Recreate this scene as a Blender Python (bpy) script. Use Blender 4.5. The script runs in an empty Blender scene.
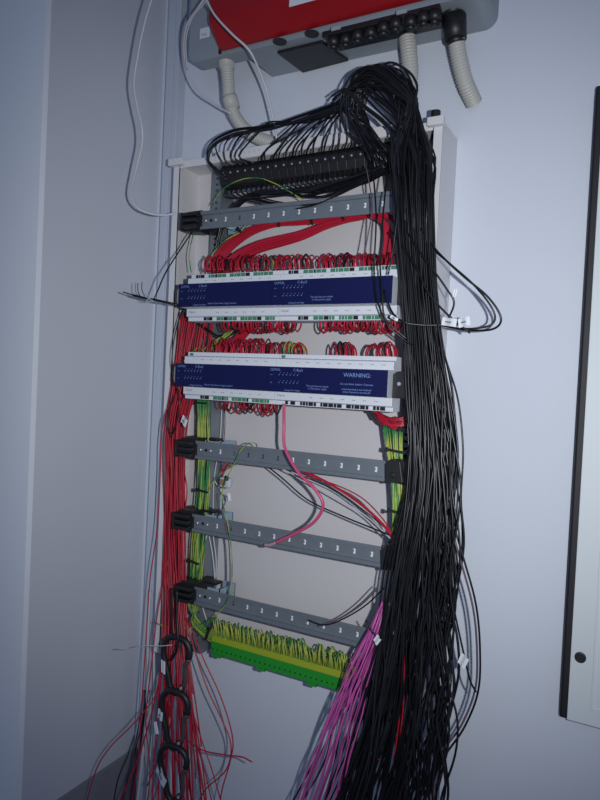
import bpy, math, random
from mathutils import Vector, Matrix
random.seed(7)
# ------------------------------------------------------------------ camera, light, exposure
S = bpy.context.scene
COL = S.collection
D = 1.14            # camera distance from the back wall (m)
ZC = 1.50           # camera height
FPX = 640.0
M = ((0.8769684978877276, -0.04777778880186134, 0.47816685017862487),
     (0.05376648353902702, 0.9985528567270664, 0.0011651480860021962),
     (-0.477530542437225, 0.02468755191223933, 0.8782682425205811))
def w3(r): return Vector((r[0], r[2], -r[1]))
cam = bpy.data.cameras.new('camera'); co = bpy.data.objects.new('camera', cam); COL.objects.link(co)
rt, up, bk = w3(M[0]), -w3(M[1]), -w3(M[2])
co.matrix_world = Matrix(((rt.x, up.x, bk.x, 0), (rt.y, up.y, bk.y, -D), (rt.z, up.z, bk.z, ZC), (0, 0, 0, 1)))
cam.sensor_fit = 'VERTICAL'; cam.sensor_height = 36; cam.lens = FPX / 800 * 36; cam.clip_start = 0.01
S.camera = co
W = bpy.data.worlds.new('world'); S.world = W; W.use_nodes = True
W.node_tree.nodes['Background'].inputs[0].default_value = (0.50, 0.62, 1.0, 1)
W.node_tree.nodes['Background'].inputs[1].default_value = 0.15
def lamp(name, typ, loc, energy, color, **k):
    l = bpy.data.lights.new(name, typ); l.energy = energy; l.color = color
    for a, b in k.items(): setattr(l, a, b)
    o = bpy.data.objects.new(name, l); o.location = loc; COL.objects.link(o); return o
flash = lamp('camera_flash', 'SPOT', Vector((0, -D, ZC)) + rt * 0.085 + up * 0.01, 42.0, (0.93, 0.97, 1.0), shadow_soft_size=0.008, spot_size=math.radians(94), spot_blend=1.0)
flash.rotation_euler = (co.matrix_world.to_3x3() @ Matrix.Rotation(math.radians(-1), 3, 'Y') @ Matrix.Rotation(math.radians(2), 3, 'X')).to_euler()
win = lamp('window_daylight', 'AREA', (0.35, -3.0, ZC + 0.5), 6.0, (0.50, 0.65, 1.0), shape='RECTANGLE', size=1.2, size_y=1.4)
win.rotation_euler = (Vector((-0.15, 0, ZC - 0.0)) - Vector((0.35, -3.0, ZC + 0.5))).to_track_quat('-Z', 'Y').to_euler()
S.view_settings.view_transform = 'Standard'; S.view_settings.look = 'None'
S.view_settings.gamma = 1; S.view_settings.use_curve_mapping = False
S.view_settings.exposure = 0.0

# ------------------------------------------------------------------ helpers
def ray(px, py):
    c = ((px - 300) / FPX, (py - 400) / FPX, 1.0)
    w = [sum(M[i][j] * c[i] for i in range(3)) for j in range(3)]   # world (x, down, in)
    return Vector((w[0], w[2], -w[1]))
CAM = Vector((0, -D, ZC))
def P(px, py, dep):            # a place seen at (px,py) standing dep metres in front of the back wall
    r = ray(px, py); return CAM + r * ((D - dep) / r.y)
def PX(px, py, X):
    r = ray(px, py); return CAM + r * (X / r.x)
def PZ(px, py, Z):
    r = ray(px, py); return CAM + r * ((Z - ZC) / r.z)
def hexc(h):
    v = [int(h[i:i+2], 16) / 255 for i in (0, 2, 4)]
    return tuple(x / 12.92 if x < .04045 else ((x + .055) / 1.055) ** 2.4 for x in v) + (1,)
def mat(name, h, rough=.5, metal=0, bump=0, bscale=200, spec=.5, var=0, vscale=20):
    m = bpy.data.materials.new(name); m.use_nodes = True; nt = m.node_tree; b = nt.nodes['Principled BSDF']
    b.inputs['Base Color'].default_value = hexc(h); b.inputs['Roughness'].default_value = rough
    b.inputs['Metallic'].default_value = metal; b.inputs['Specular IOR Level'].default_value = spec
    tc = nt.nodes.new('ShaderNodeTexCoord')
    if var:
        n = nt.nodes.new('ShaderNodeTexNoise'); n.inputs['Scale'].default_value = vscale; n.inputs['Detail'].default_value = 4
        nt.links.new(tc.outputs['Object'], n.inputs['Vector'])
        mx = nt.nodes.new('ShaderNodeMix'); mx.data_type = 'RGBA'
        c = hexc(h); mx.inputs[6].default_value = tuple(max(0, x * (1 - var)) for x in c[:3]) + (1,)
        mx.inputs[7].default_value = tuple(min(1, x * (1 + var)) for x in c[:3]) + (1,)
        nt.links.new(n.outputs['Fac'], mx.inputs[0]); nt.links.new(mx.outputs[2], b.inputs['Base Color'])
    if bump:
        n2 = nt.nodes.new('ShaderNodeTexNoise'); n2.inputs['Scale'].default_value = bscale
        nt.links.new(tc.outputs['Object'], n2.inputs['Vector'])
        bp = nt.nodes.new('ShaderNodeBump'); bp.inputs['Strength'].default_value = bump; bp.inputs['Distance'].default_value = .001
        nt.links.new(n2.outputs['Fac'], bp.inputs['Height']); nt.links.new(bp.outputs['Normal'], b.inputs['Normal'])
    return m
WALL = mat('painted_wall', 'cdd2dc', .85, bump=.25, bscale=300, var=.02, vscale=3, spec=.2)
LWALL = mat('painted_left_wall', 'c9ccd5', .9, bump=.2, bscale=300, var=.02, vscale=3, spec=.2)
OWALL = mat('painted_near_wall', 'e8edf2', .9, bump=.2, bscale=300, spec=.2)
DADO = mat('dark_grey_skirting', '86868c', .7, bump=.3)
WHITE = mat('white_steel', 'd4d2d4', .4, var=.02)
IVORY = mat('enclosure_back', 'c8c4c6', .6, var=.02)
TRUNK = mat('white_trunking_plastic', 'b9c0cb', .5)
PVC = mat('grey_conduit', 'b4b2ac', .5)
ZINC = mat('zinc_steel', '8a9299', .42, metal=.6, var=.12, vscale=60)
ZINCB = mat('zinc_steel_blue_reflection', 'a5bccb', .5, metal=.4)  # pale blue base colour paints in the reflected flash and blue light
BPL = mat('black_plastic', '1d1d20', .45)
BLK = mat('black_cable_sheath', '0c0c0f', .36)
BLK2 = mat('charcoal_cable_sheath', '1b1b21', .36)
RED = mat('red_wire_pvc', 'b01a32', .4)
RED2 = mat('dark_red_wire_pvc', '8c1626', .4)
YEL = mat('yellow_insulation', 'a0ac46', .45)
GRN = mat('green_insulation', '2f7c42', .45)
PINK = mat('pink_wire_pvc', 'b8509a', .4)
PINK2 = mat('deep_pink_wire_pvc', '8a3a76', .4)
ROSE = mat('rose_wire_pvc', 'c04a70', .4)
WHT = mat('white_cable_pvc', 'c4c2c6', .45)
PURP = mat('mauve_wire_pvc', '5a4655', .45)
BRN = mat('orange_wire_pvc', 'a04424', .45)
MODW = mat('module_white_plastic', 'c8cbd2', .45)
MODB = mat('module_blue_label', '0c1344', .35, bump=.1)
TGRN = mat('terminal_green', '3c7a5c', .5)
TYEL = mat('terminal_beige', 'c9b98a', .5)
TDRK = mat('terminal_black', '15161c', .5)
INKB = mat('label_ink_light', '7289be', .6)
INKG = mat('label_ink_grey', '6a6c74', .6)
INVG = mat('inverter_grey', '8e969e', .5, bump=.15)
INVR = mat('inverter_red', '980e18', .4, bump=.08)
EGRN = mat('earth_bar_green', '1e8a28', .5)
EYEL = mat('earth_bar_yellow', '8f9a1c', .5)
CLEAR = mat('frosted_comb_plastic', 'b8bcc4', .35)
TBGE = mat('beige_plastic', '8f8b84', .5)
FLAG = mat('white_paper_flag', 'd5d8dd', .7)
GATE = mat('grey_steel_gate', '6b6060', .35, metal=.6)
PANEL = mat('wall_cabinet_grey', 'ccd2d4', .55)
BFRAME = mat('black_frame_edge', '141218', .6)
SCREW = mat('bright_screw', 'd0d4d8', .3, metal=.6)

def tag(o, label=None, cat=None, group=None, kind=None):
    if label: o['label'] = label
    if cat: o['category'] = cat
    if group: o['group'] = group
    if kind: o['kind'] = kind
    return o
class MB:
    def __init__(s): s.v = []; s.f = []; s.m = []
    def add(s, vs, fs, mi=0):
        n = len(s.v); s.v += [tuple(v) for v in vs]; s.f += [tuple(i + n for i in f) for f in fs]; s.m += [mi] * len(fs); return s
    def box(s, a, b, mi=0):
        x0, x1 = sorted((a[0], b[0])); y0, y1 = sorted((a[1], b[1])); z0, z1 = sorted((a[2], b[2]))
        v = [(x, y, z) for x in (x0, x1) for y in (y0, y1) for z in (z0, z1)]
        return s.add(v, [(0, 1, 3, 2), (4, 6, 7, 5), (0, 4, 5, 1), (2, 3, 7, 6), (0, 2, 6, 4), (1, 5, 7, 3)], mi)
    def prism(s, poly, vec, mi=0):
        n = len(poly); v = [Vector(p) for p in poly]; vec = Vector(vec)
        vs = v + [p + vec for p in v]
        return s.add(vs, [tuple(range(n))[::-1], tuple(range(n, 2 * n))] + [(i, (i + 1) % n, n + (i + 1) % n, n + i) for i in range(n)], mi)
    def disc(s, c, ax, r, h, n=16, r2=None, mi=0):   # cylinder / cone frustum
        ax = Vector(ax).normalized(); a = ax.orthogonal().normalized(); b = ax.cross(a); c = Vector(c); r2 = r if r2 is None else r2
        p0 = [c + (a * math.cos(t) + b * math.sin(t)) * r for t in [2 * math.pi * i / n for i in range(n)]]
        p1 = [c + ax * h + (a * math.cos(t) + b * math.sin(t)) * r2 for t in [2 * math.pi * i / n for i in range(n)]]
        return s.add(p0 + p1, [tuple(range(n))[::-1], tuple(range(n, 2 * n))] + [(i, (i + 1) % n, n + (i + 1) % n, n + i) for i in range(n)], mi)
    def tube(s, pts, r, sides=7, mi=0, stripe=None, twist=0., closed=False):
        n = len(pts); rings = []; nrm = None
        for i in range(n):
            if closed: t = pts[(i + 1) % n] - pts[i - 1]
            else: t = pts[min(i + 1, n - 1)] - pts[max(i - 1, 0)]
            if t.length < 1e-9: t = Vector((0, 0, 1))
            t.normalize()
            if nrm is None: nrm = t.orthogonal()
            nrm = (nrm - t * nrm.dot(t)); nrm = nrm.normalized() if nrm.length > 1e-6 else t.orthogonal().normalized()
            bn = t.cross(nrm); rr = r[i] if isinstance(r, (list, tuple)) else r
            rings.append([pts[i] + (nrm * math.cos(a + twist * i) + bn * math.sin(a + twist * i)) * rr for a in [2 * math.pi * k / sides for k in range(sides)]])
        base = len(s.v); s.v += [tuple(p) for q in rings for p in q]
        for i in range(n if closed else n - 1):
            j = (i + 1) % n
            for k in range(sides):
                s.f.append((base + i * sides + k, base + i * sides + (k + 1) % sides, base + j * sides + (k + 1) % sides, base + j * sides + k))
                s.m.append(stripe if (stripe is not None and k < sides * .5) else mi)
        if not closed:
            s.f.append(tuple(base + k for k in range(sides))[::-1]); s.m.append(mi)
            s.f.append(tuple(base + (n - 1) * sides + k for k in range(sides))); s.m.append(mi)
        return s
    def build(s, name, mats, parent=None, smooth=False, bevel=0, loc=None):
        me = bpy.data.meshes.new(name); me.from_pydata(s.v, [], s.f)
        if not isinstance(mats, (list, tuple)): mats = [mats]
        for m in mats: me.materials.append(m)
        for p, i in zip(me.polygons, s.m): p.material_index = i; p.use_smooth = smooth
        me.update(); o = bpy.data.objects.new(name, me); COL.objects.link(o)
        if parent: o.parent = parent
        if loc: o.location = loc
        if bevel:
            b = o.modifiers.new('bevel', 'BEVEL'); b.width = bevel; b.segments = 2; b.limit_method = 'ANGLE'
        return o
def empty(name, loc=(0, 0, 0), rot=(0, 0, 0)):
    o = bpy.data.objects.new(name, None); o.location = loc; o.rotation_euler = rot; COL.objects.link(o); o.empty_display_size = .02; return o
def spline(p, seg=5):
    p = [Vector(q) for q in p]
    if len(p) < 3: seg = 2
    out = []
    for i in range(len(p) - 1):
        p0 = p[i - 1] if i else p[0] * 2 - p[1]; p1, p2 = p[i], p[i + 1]; p3 = p[i + 2] if i + 2 < len(p) else p2 * 2 - p1
        for k in range(seg):
            t = k / seg; t2 = t * t; t3 = t2 * t
            out.append(.5 * ((2 * p1) + (p2 - p0) * t + (2 * p0 - 5 * p1 + 4 * p2 - p3) * t2 + (3 * p1 - p0 - 3 * p2 + p3) * t3))
    out.append(p[-1]); return out
def cable(name, pts, r, m, label=None, cat='cable', group=None, seg=5, sides=7, stripe=None, twist=.35, parent=None):
    mb = MB(); w = spline([P(*q) for q in pts], seg)
    o0 = w[0].copy()
    mb.tube([q - o0 for q in w], r, sides, 0, 1 if stripe else None, twist if stripe else 0)
    o = mb.build(name, [m, stripe] if stripe else m, parent, True); o.location = o0
    if label: tag(o, label, cat, group)
    return o
def text(s, size, loc, parent, m, name='lettering', align='LEFT', sx=1.0):
    c = bpy.data.curves.new(name, 'FONT'); c.body = s; c.size = size; c.align_x = align; c.resolution_u = 3
    o = bpy.data.objects.new(name, c); COL.objects.link(o); o.parent = parent; o.location = loc; o.rotation_euler = (math.pi / 2, 0, 0); o.scale = (sx, 1, 1)
    c.materials.append(m); bpy.context.view_layer.update()
    me = bpy.data.meshes.new_from_object(o.evaluated_get(bpy.context.evaluated_depsgraph_get()))
    n = bpy.data.objects.new(name, me); COL.objects.link(n); n.parent = parent; n.location = loc; n.rotation_euler = o.rotation_euler; n.scale = o.scale
    bpy.data.objects.remove(o); bpy.data.curves.remove(c); n.name = name
    return n
rnd = random.uniform

# ------------------------------------------------------------------ room shell
XL = P(163, 180, .0).x - .012                   # left wall plane
lo = PX(36.6, 400, XL); YN = lo.y               # near edge of the left wall
b = MB().box((XL - .15, 0, -.02), (2.2, .12, 2.9)); tag(b.build('wall_back', WALL), 'bluish white painted back wall', kind='structure')
b = MB().box((XL - .15, YN, -.02), (XL, 0, 2.9)); tag(b.build('wall_left', LWALL), 'grey beige side wall', kind='structure')
b = MB().box((XL - 1.6, YN - .012, -.02), (XL, YN, 2.9)); tag(b.build('wall_near', OWALL), 'pale blue wall past the outer corner', kind='structure')
b = MB().box((XL - 1.6, -3.6, -.1), (2.2, .12, -.02)); tag(b.build('floor', DADO), 'dark floor', kind='structure')
zs = (PX(62, 799, XL).z + PX(140, 741, XL).z) / 2
b = MB().box((XL, YN + .004, -.02), (XL + .008, 0, zs)); tag(b.build('baseboard_left', DADO), 'tall dark grey skirting at the foot of the side wall', kind='structure')

# cable trunking in the corner
t = empty('cable_trunking', (0, 0, 0)); tag(t, 'tall white cable trunking running up the corner of the room', 'trunking')
xa, xb = P(156.5, 300, .028).x, P(168, 300, .028).x
MB().box((xa, -.026, .3), (xb, -.0005, 2.4)).build('channel', TRUNK, t, bevel=.0015)
MB().box((xa + .002, -.030, .3), (xa + (xb - xa) * .62, -.026, 2.4)).build('lid', TRUNK, t, bevel=.001)

# ------------------------------------------------------------------ distribution enclosure
EF = .09
ex0, ex1 = P(174, 165, EF).x, P(443, 124, EF).x
ez1 = (P(180, 163, EF).z + P(433, 120, EF).z) / 2
ez0 = P(214, 668, EF).z - .005
enc = empty('enclosure', (ex0, 0, ez0)); tag(enc, 'open white steel wall enclosure holding the mounting rails and wiring', 'enclosure')
w, h = ex1 - ex0, ez1 - ez0
MB().box((0, -.004, 0), (w, -.0008, h)).build('back_plate', IVORY, enc)
for a, c in ((0, .016), (w, w - .016)):
    mb = MB(); s = 1 if a == 0 else -1
    mb.box((a, -EF + .001, 0), (a + s * .0015, -.004, h)); mb.box((a, -EF, 0), (c, -EF + .0018, h)); mb.box((c - s * .001, -EF, 0), (c, -EF + .012, h))
    mb.build('side_panel', WHITE, enc)
mb = MB(); mb.box((.0018, -EF + .001, h - .0015), (w - .0018, -.004, h)); mb.box((.0165, -EF, h - .014), (w - .0165, -EF + .0018, h)); mb.build('top_panel', WHITE, enc)
mb = MB(); mb.box((.0018, -EF + .001, 0), (w * .13, -.004, .0015)); mb.box((.0165, -EF, 0), (w * .13, -EF + .0018, .012)); mb.build('bottom_panel', WHITE, enc)
for xx in (.0, w - .03):
    MB().box((xx - (.006 if xx == 0 else -.006), -EF - .012, h - .010), (xx + .03 + (0 if xx == 0 else .004), -EF - .0005, h + .004)).build('corner_block', WHITE, enc, bevel=.001)
MB().disc((w - .012, -EF - .004, h + .005), (0, 0, 1), .008, .010).build('black_cap', BPL, enc)
# perforated uprights
def upright(x):
    mb = MB(); n = int(h / .0125)
    for i in range(n):
        z = .006 + i * .0125
        mb.box((x, -.052, z), (x + .022, -.050, z + .008)); mb.box((x, -.052, z + .008), (x + .008, -.050, z + .0125)); mb.box((x + .014, -.052, z + .008), (x + .022, -.050, z + .0125))
    mb.box((x, -.050, .004), (x + .0015, -.005, h - .02)); mb.box((x + .0205, -.050, .004), (x + .022, -.005, h - .02))
    mb.build('perforated_upright', ZINC, enc)
ux = P(203, 420, .05).x - ex0
upright(ux); upright(w - .06)

# ------------------------------------------------------------------ mounting rails
RD = .125
RX0 = P(195.5, 448, RD).x; RX1 = P(385, 472, RD).x
mx0, mx1 = P(176.5, 350, .19).x, P(390, 340, .19).x
def zrail(l, r): return (P(l[0], l[1], RD).z + P(r[0], r[1], RD).z) / 2
Z1 = zrail((200, 219.7), (394, 202.5)); Z3 = zrail((195, 449), (383, 471.2)); Z4 = zrail((195, 522.2), (378, 557.5)); Z5 = zrail((195, 593.5), (358, 638.5))
ZR1 = (P(178, 294.3, .19).z + P(391, 290.7, .19).z) / 2; ZR2 = (P(178, 373.8, .19).z + P(388, 384.9, .19).z) / 2
def rail(z, label, dark=2, module_row=False, ends=None):
    rx0, rx1 = (P(*ends[0], RD).x, P(*ends[1], RD).x) if ends else (RX0, RX1)
    t = empty('mounting_rail', (rx0, -RD, z)); tag(t, label, 'rail', 'slotted steel mounting rails across the enclosure')
    L = rx1 - rx0; H = .0175; mb = MB()
    for s in (-1, 1):
        mb.box((0, -.0005, s * H), (L, .0008, s * (H - .005))); mb.box((0, .0008, s * (H - .005)), (L, .007, s * (H - .0062)))
        mb.box((0, -.0018, s * H), (L, -.0005, s * (H - .0012)))
    y0, y1 = .006, .0072; hw = .0024; hh = .0045; hx = [.056 + i * .0325 for i in range(int((L - .064) / .0325) + 1)]
    px = 0
    for x in hx:
        mb.box((px, y0, -H + .005), (x - hw, y1, H - .005)); mb.box((x - hw, y0, hh), (x + hw, y1, H - .005)); mb.box((x - hw, y0, -H + .005), (x + hw, y1, -hh))
        mb.box((x - hw, y0, -.001), (x - hw * .4, y1, .002)); px = x + hw
    mb.box((px, y0, -H + .005), (L, y1, H - .005)); mb.build('rail', ZINC, t)
    for x in (.010, .034):
        m2 = MB(); m2.disc((x, .0055, 0), (0, -1, 0), .0026, .003, 10); m2.build('screw', SCREW, t, True)
    MB().disc((.022, .0058, 0), (0, -1, 0), .0030, .0012, 12).build('bolt', TDRK, t)
    for s in (0, 1):
        mb = MB(); x0 = -.045 if s == 0 else L + .001; x1 = -.001 if s == 0 else L + .034; hh2 = .021
        yb = .0
        mb.prism([(x0, .004, -hh2 + .004), (x0, .004, hh2 - .008), (x0 + .008, .004, hh2), (x1, .004, hh2 + .001), (x1, .004, -hh2)], (0, .030, 0))
        for k in range(3 if s == 0 else 0): mb.box((x0 + .004, -.012, -hh2 + .006 + k * .012), (x1 - .003, .0038, -hh2 + .012 + k * .012))
        if s == 0: mb.box((x0 + .002, -.010, -hh2 + .003), (x0 + .006, .004, hh2 - .004))
        else: mb.prism([(x0 + .003, -.008, -hh2 + .002), (x0 + .001, -.008, hh2 - .008), (x0 + .010, -.008, hh2), (x1 - .006, -.008, hh2 - .002), (x1, -.008, -hh2 + .006)], (0, .0115, 0)); mb.disc((x0 + .016, -.0085, -.004), (0, -1, 0), .005, .003, 14, .004)
        xm = x1 - .022 if s == 0 else x0
        mb.box((xm, .034, -.012), (xm + .020, .071, .019))
        mb.box((x0, .030, hh2 - .004), (x1 + (.03 if s == 0 else 0), .052, hh2 + .001))
        mb.build('end_bracket', BPL, t, bevel=.0008)
    MB().box((hx[dark] - .008, .0074, -.0058), (hx[-1] + .008, .0082, .0058)).build('slot_bright_strip', FLAG, t)  # white strip added behind the slots so they look bright instead of shadowed
    MB().box((hx[0] - .006, .0074, -.0058), (hx[0] + .006, .0082, .0058)).build('slot_bright_tab', FLAG, t)  # white piece added to brighten the first slot
    if module_row:
        E = mx1 - rx0 + .0012
        MB().prism([(E, -.046, -.022), (E, -.046, .016), (E + .008, -.046, .021), (E + .024, -.046, .021), (E + .024, -.046, -.022)], (0, .034, 0)).build('end_stop', BPL, t, bevel=.001)
        es = t.children[-1] if False else [c_ for c_ in t.children if c_.name.startswith('end_stop')][0]
        MB().disc((E + .011, -.0465, .001), (0, -1, 0), .003, .0012, 12).build('screw', SCREW, es)
        MB().prism([(-.016, -.052, -.018), (-.020, -.052, -.010), (-.020, -.052, .012), (-.014, -.052, .021), (-.0075, -.052, .021), (-.0075, -.052, -.020)], (0, .03, 0)).build('end_cap', TBGE, t, bevel=.0008)
    # folded zinc support behind the rail
    mb = MB(); mb.box((.050, .012, -.014), (.052, .066, .018)); mb.box((.022, .064, -.014), (.052, .066, .018)); mb.box((.022, .012, -.014), (.052, .0135, .018)); mb.box((.052, .03, -.014), (.066, .0315, .014))
    mb.build('support_bracket', ZINCB, t)
    return t
rail(Z1, 'topmost slotted zinc rail, empty, under the row of black terminals', ends=((200.5, 220), (398, 203)))
rail(ZR1, 'zinc rail hidden behind the upper pair of blue faced modules, only its black ends showing', module_row=True)
rail(ZR2, 'zinc rail hidden behind the lower pair of blue faced modules, only its black ends showing', module_row=True)
rail(Z3, 'empty slotted zinc rail directly below the lower blue faced modules', dark=5)
rail(Z4, 'empty slotted zinc rail, second below the blue faced modules')
rail(Z5, 'bottom slotted zinc rail directly above the green and yellow earth bar', ends=((194.5, 594), (366, 640)))

# ------------------------------------------------------------------ relay modules
mid = P(277, 340, .165).x
def module(x0, x1, z, label, upper, lower, row, side):
    t = empty('relay_module', (x0, -RD, z)); tag(t, label, 'relay module', 'blue faced relay modules')
    L = x1 - x0 - .0008; yn, yt = -.065, -.040
    hb = .0215
    prof = [(.002 - .0035, -.045), (.002 - .0035, .045), (yt + .010, .045), (yt + .010, .038), (yt, .036), (yt, hb + .001), (yn + .0012, hb - .0005), (yn + .0012, -hb + .0005), (yt, -hb - .001), (yt, -.036), (yt + .006, -.038), (yt + .006, -.045)]
    prof = [(min(a, -.0022), c) for a, c in prof]
    mb = MB().prism([(0, a, c) for a, c in prof], (L, 0, 0)); mb.build('housing', MODW, t, bevel=.0006)
    fl = MB().box((0, yn, -hb), (L, yn + .0012, hb)).build('face_label', MODB, t)
    yl = yn - .0002
    text('CLIPSAL', .0058, (.004, yl, .0145), fl, INKB); text('C-Bus2', .0062, (.046 if side == 0 else .050, yl, .0145), fl, INKB)
    for r_, zz in ((0, .0070), (1, -.0065)):
        mb = MB()
        for k in range(6): 
            x = .022 + k * .0072; mb.box((x, yl, zz), (x + .0014, yl + .0002, zz + .0016))
            mb.box((x + .0025, yl, zz + .0035), (x + .0032, yl + .0002, zz + .0048))
        mb.box((.005, yl, zz), (.009, yl + .0002, zz + .0006)); mb.build('indicator_row', INKB, fl)
    text('Voltage Free Relay', .0040, (.034, yl, -.0195), fl, INKB)
    if side == 0: text('350mA C-Bus Power Supply Installed', .0042, (.068, yl, -.0175), fl, INKB)
    else:
        text('This unit does not include\na C-Bus power supply', .0044, (.097, yl, -.0105), fl, INKB, align='CENTER', sx=.9)
    if side == 1 and row == 2:
        text('WARNING:', .0095, (.168, yl, .0085), fl, INKB, align='CENTER')
        text('Do not short Isolator Channels', .0045, (.168, yl, -.0045), fl, INKB, align='CENTER')
        text('Load terminal is not isolated\nwhen channel is turned off', .0045, (.168, yl, -.0130), fl, INKB, align='CENTER')
    text('Clipsal', .0060, (.005, yt - .0003, -.0300), t, INKG)
    def plugs(xs, zc, yy):
        for (x, wd, m) in xs:
            if x + wd > L - .002: continue
            q = MB(); q.box((x, yy - .0012, zc - .0032), (x + wd, yy - .0001, zc + .0032)); 
            q.box((x + wd * .18, yy - .0016, zc - .0018), (x + wd * .82, yy - .0012, zc + .0018)); q.build('terminal_plug', m, t)
    def layout(first):
        out = [];
        if first: out += [(first, .005, TDRK), (first + .0066, .0022, TDRK), (first + .0105, .009, TDRK)]
        x = (first or .0) + .030
        k = 0
        while x < L - .012:
            wd = random.choice((.0085, .0085, .0035, .0045)); m = TGRN
            if k % 7 == 2: m = TDRK
            if side == 1 and row == 1 and k == 14: m = TYEL
            out.append((x, wd, m)); x += wd + .0016 + (.007 if k % 5 == 4 else 0); k += 1
        return out
    if upper: plugs(layout(.012), .0405, yt + .010)
    if lower == 1: plugs(layout(.038), -.0405, yt + .006)
    if lower == 2: plugs([(x, wd, TDRK) for x, wd, m in layout(.02) if wd > .003], -.0405, yt + .006)
    # fine print over the terminals
    for zz, dx in ((.0300, 0), (-.0300, .03)):
        mb = MB(); x = .04 + dx
        while x < L - .02:
            mb.box((x, yt - .0002, zz), (x + .002, yt, zz + .0012)); mb.box((x + .0035, yt - .0002, zz), (x + .0058, yt, zz + .0012)); x += .020
        mb.build('terminal_numbers', INKG, t)
    if not upper:
        MB().box((0, yt - .001, .0262), (L, yt - .0001, .0285)).build('terminal_cover', MODW, t)
        q = MB(); q.box((.006, yt + .0085, .0385), (.013, yt + .0099, .043)); q.build('terminal_plug', TGRN, t)
    return t
module(mx0, mid, ZR1, 'blue faced relay module at the left of the upper row', True, 1, 1, 0)
module(mid, mx1, ZR1, 'blue faced relay module at the right of the upper row', True, 1, 1, 1)
module(mx0, mid, ZR2, 'blue faced relay module at the left of the lower row', False, 1, 2, 0)
module(mid, mx1, ZR2, 'blue faced relay module marked WARNING at the right of the lower row', False, 2, 2, 1)

# ------------------------------------------------------------------ black terminal row at the top
a, c = P(221, 178, .085), P(404, 149, .085); zt = (a.z + c.z) / 2
t = empty('terminal_strip', (a.x, -.062, zt)); tag(t, 'long black terminal strip with a row of silver screws near the top of the enclosure', 'terminal strip')
L = c.x - a.x
MB().box((0, .004, -.026), (L, .0115, .020)).build('mounting_bar', ZINC, t)
mb = MB(); n = 22
for i in range(n):
    x = i * L / n; g = L / n - .0012
    mb.prism([(x, .0035, -.022), (x, -.022, -.019), (x, -.028, -.004), (x, -.028, .010), (x, -.018, .022), (x, .0035, .024)], (g, 0, 0))
tb = mb.build('terminal_block', BPL, t, bevel=.0005)
for i in range(n):
    MB().disc(((i + .5) * L / n, -.0275, .003), (0, -1, 0), .0019, .0014, 10).build('screw', SCREW, tb)
a2, c2 = P(217, 159, .095), P(392, 132, .095)
MB().box((-.008, -.034, .0255), (L + .01, -.0325, .044)).build('marking_strip', WHITE, t)
text('1     2     3     4', .006, (.06, -.0343, .034), t, INKG)

# ------------------------------------------------------------------ earth bar
ga, gb = P(213, 640, .10), P(347, 676, .10)
zg = (P(213, 643, .10).z + P(335, 676, .10).z) / 2
Lg = P(362, 680, .10).x - ga.x
t = empty('earth_bar', (ga.x, -.07, zg)); tag(t, 'green earth terminal bar with a yellow top edge below the bottom rail', 'earth bar')
MB().box((0, -.036, -.020), (Lg, .0, .004)).build('green_body', EGRN, t, bevel=.001)
mb = MB(); mb.prism([(0, -.0362, .0045), (0, -.030, .014), (0, .0, .014), (0, .0, .0045)], (Lg, 0, 0)); mb.build('yellow_top', EYEL, t)
for x in (.0, Lg * .32, Lg * .66): MB().box((x + .004, -.034, -.027), (x + .022, -.004, -.0202)).build('mounting_foot', EGRN, t)
mb = MB()
for i in range(int(Lg / .011)): mb.box((.004 + i * .011, -.0368, -.012), (.006 + i * .011, -.0360, -.009))
mb.build('screw_slots', TDRK, t)
# frosted comb behind the last rail
t = MB()
x0 = P(222, 622, .06).x; x1 = P(362, 650, .06).x; z0 = (P(240, 640, .06).z + P(330, 660, .06).z) / 2
t.box((x0, -.052, z0 - .012), (x1, -.050, z0 + .014))
for i in range(14): xx = x0 + i * (x1 - x0) / 14; t.box((xx, -.056, z0 - .012), (xx + .009, -.052, z0 + .016))
tag(t.build('comb_strip', CLEAR), 'frosted white comb strip behind the bottom rail', 'strip')

# ------------------------------------------------------------------ inverter at the top
iv = empty('inverter', (0, 0, 0)); tag(iv, 'red fronted grey solar inverter fixed high on the back wall', 'inverter')
ID = .11
fz = (P(241, 46, ID).z + P(380, 8, ID).z) / 2; bzz = (P(285, 80, .004).z + P(470, 42, .004).z) / 2
iz = (fz + bzz) / 2
xl0 = P(190, 30, ID).x; xl1 = P(243, 46, ID).x; xr = P(497, 30, .004).x; xrf = P(470, 0, ID).x
top = iz + .42
def rnded(x0, x1, z0, z1, rl, rr, y):
    p = []
    for i in range(7): a = math.pi + i * math.pi / 12; p.append((x0 + rl + rl * math.cos(a), y, z0 + rl + rl * math.sin(a)))
    for i in range(7): a = 1.5 * math.pi + i * math.pi / 12; p.append((x1 - rr + rr * math.cos(a), y, z0 + rr + rr * math.sin(a)))
    return p + [(x1, y, z1), (x0, y, z1)]
MB().prism(rnded(xl1, xr, iz, top, .002, .022, -ID), (0, ID - .001, 0)).build('body', INVG, iv)
MB().prism(rnded(xl0, xl1 - .0005, iz + .003, top, .020, .001, -ID), (0, .036, 0)).build('side_housing', INVG, iv)
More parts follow.
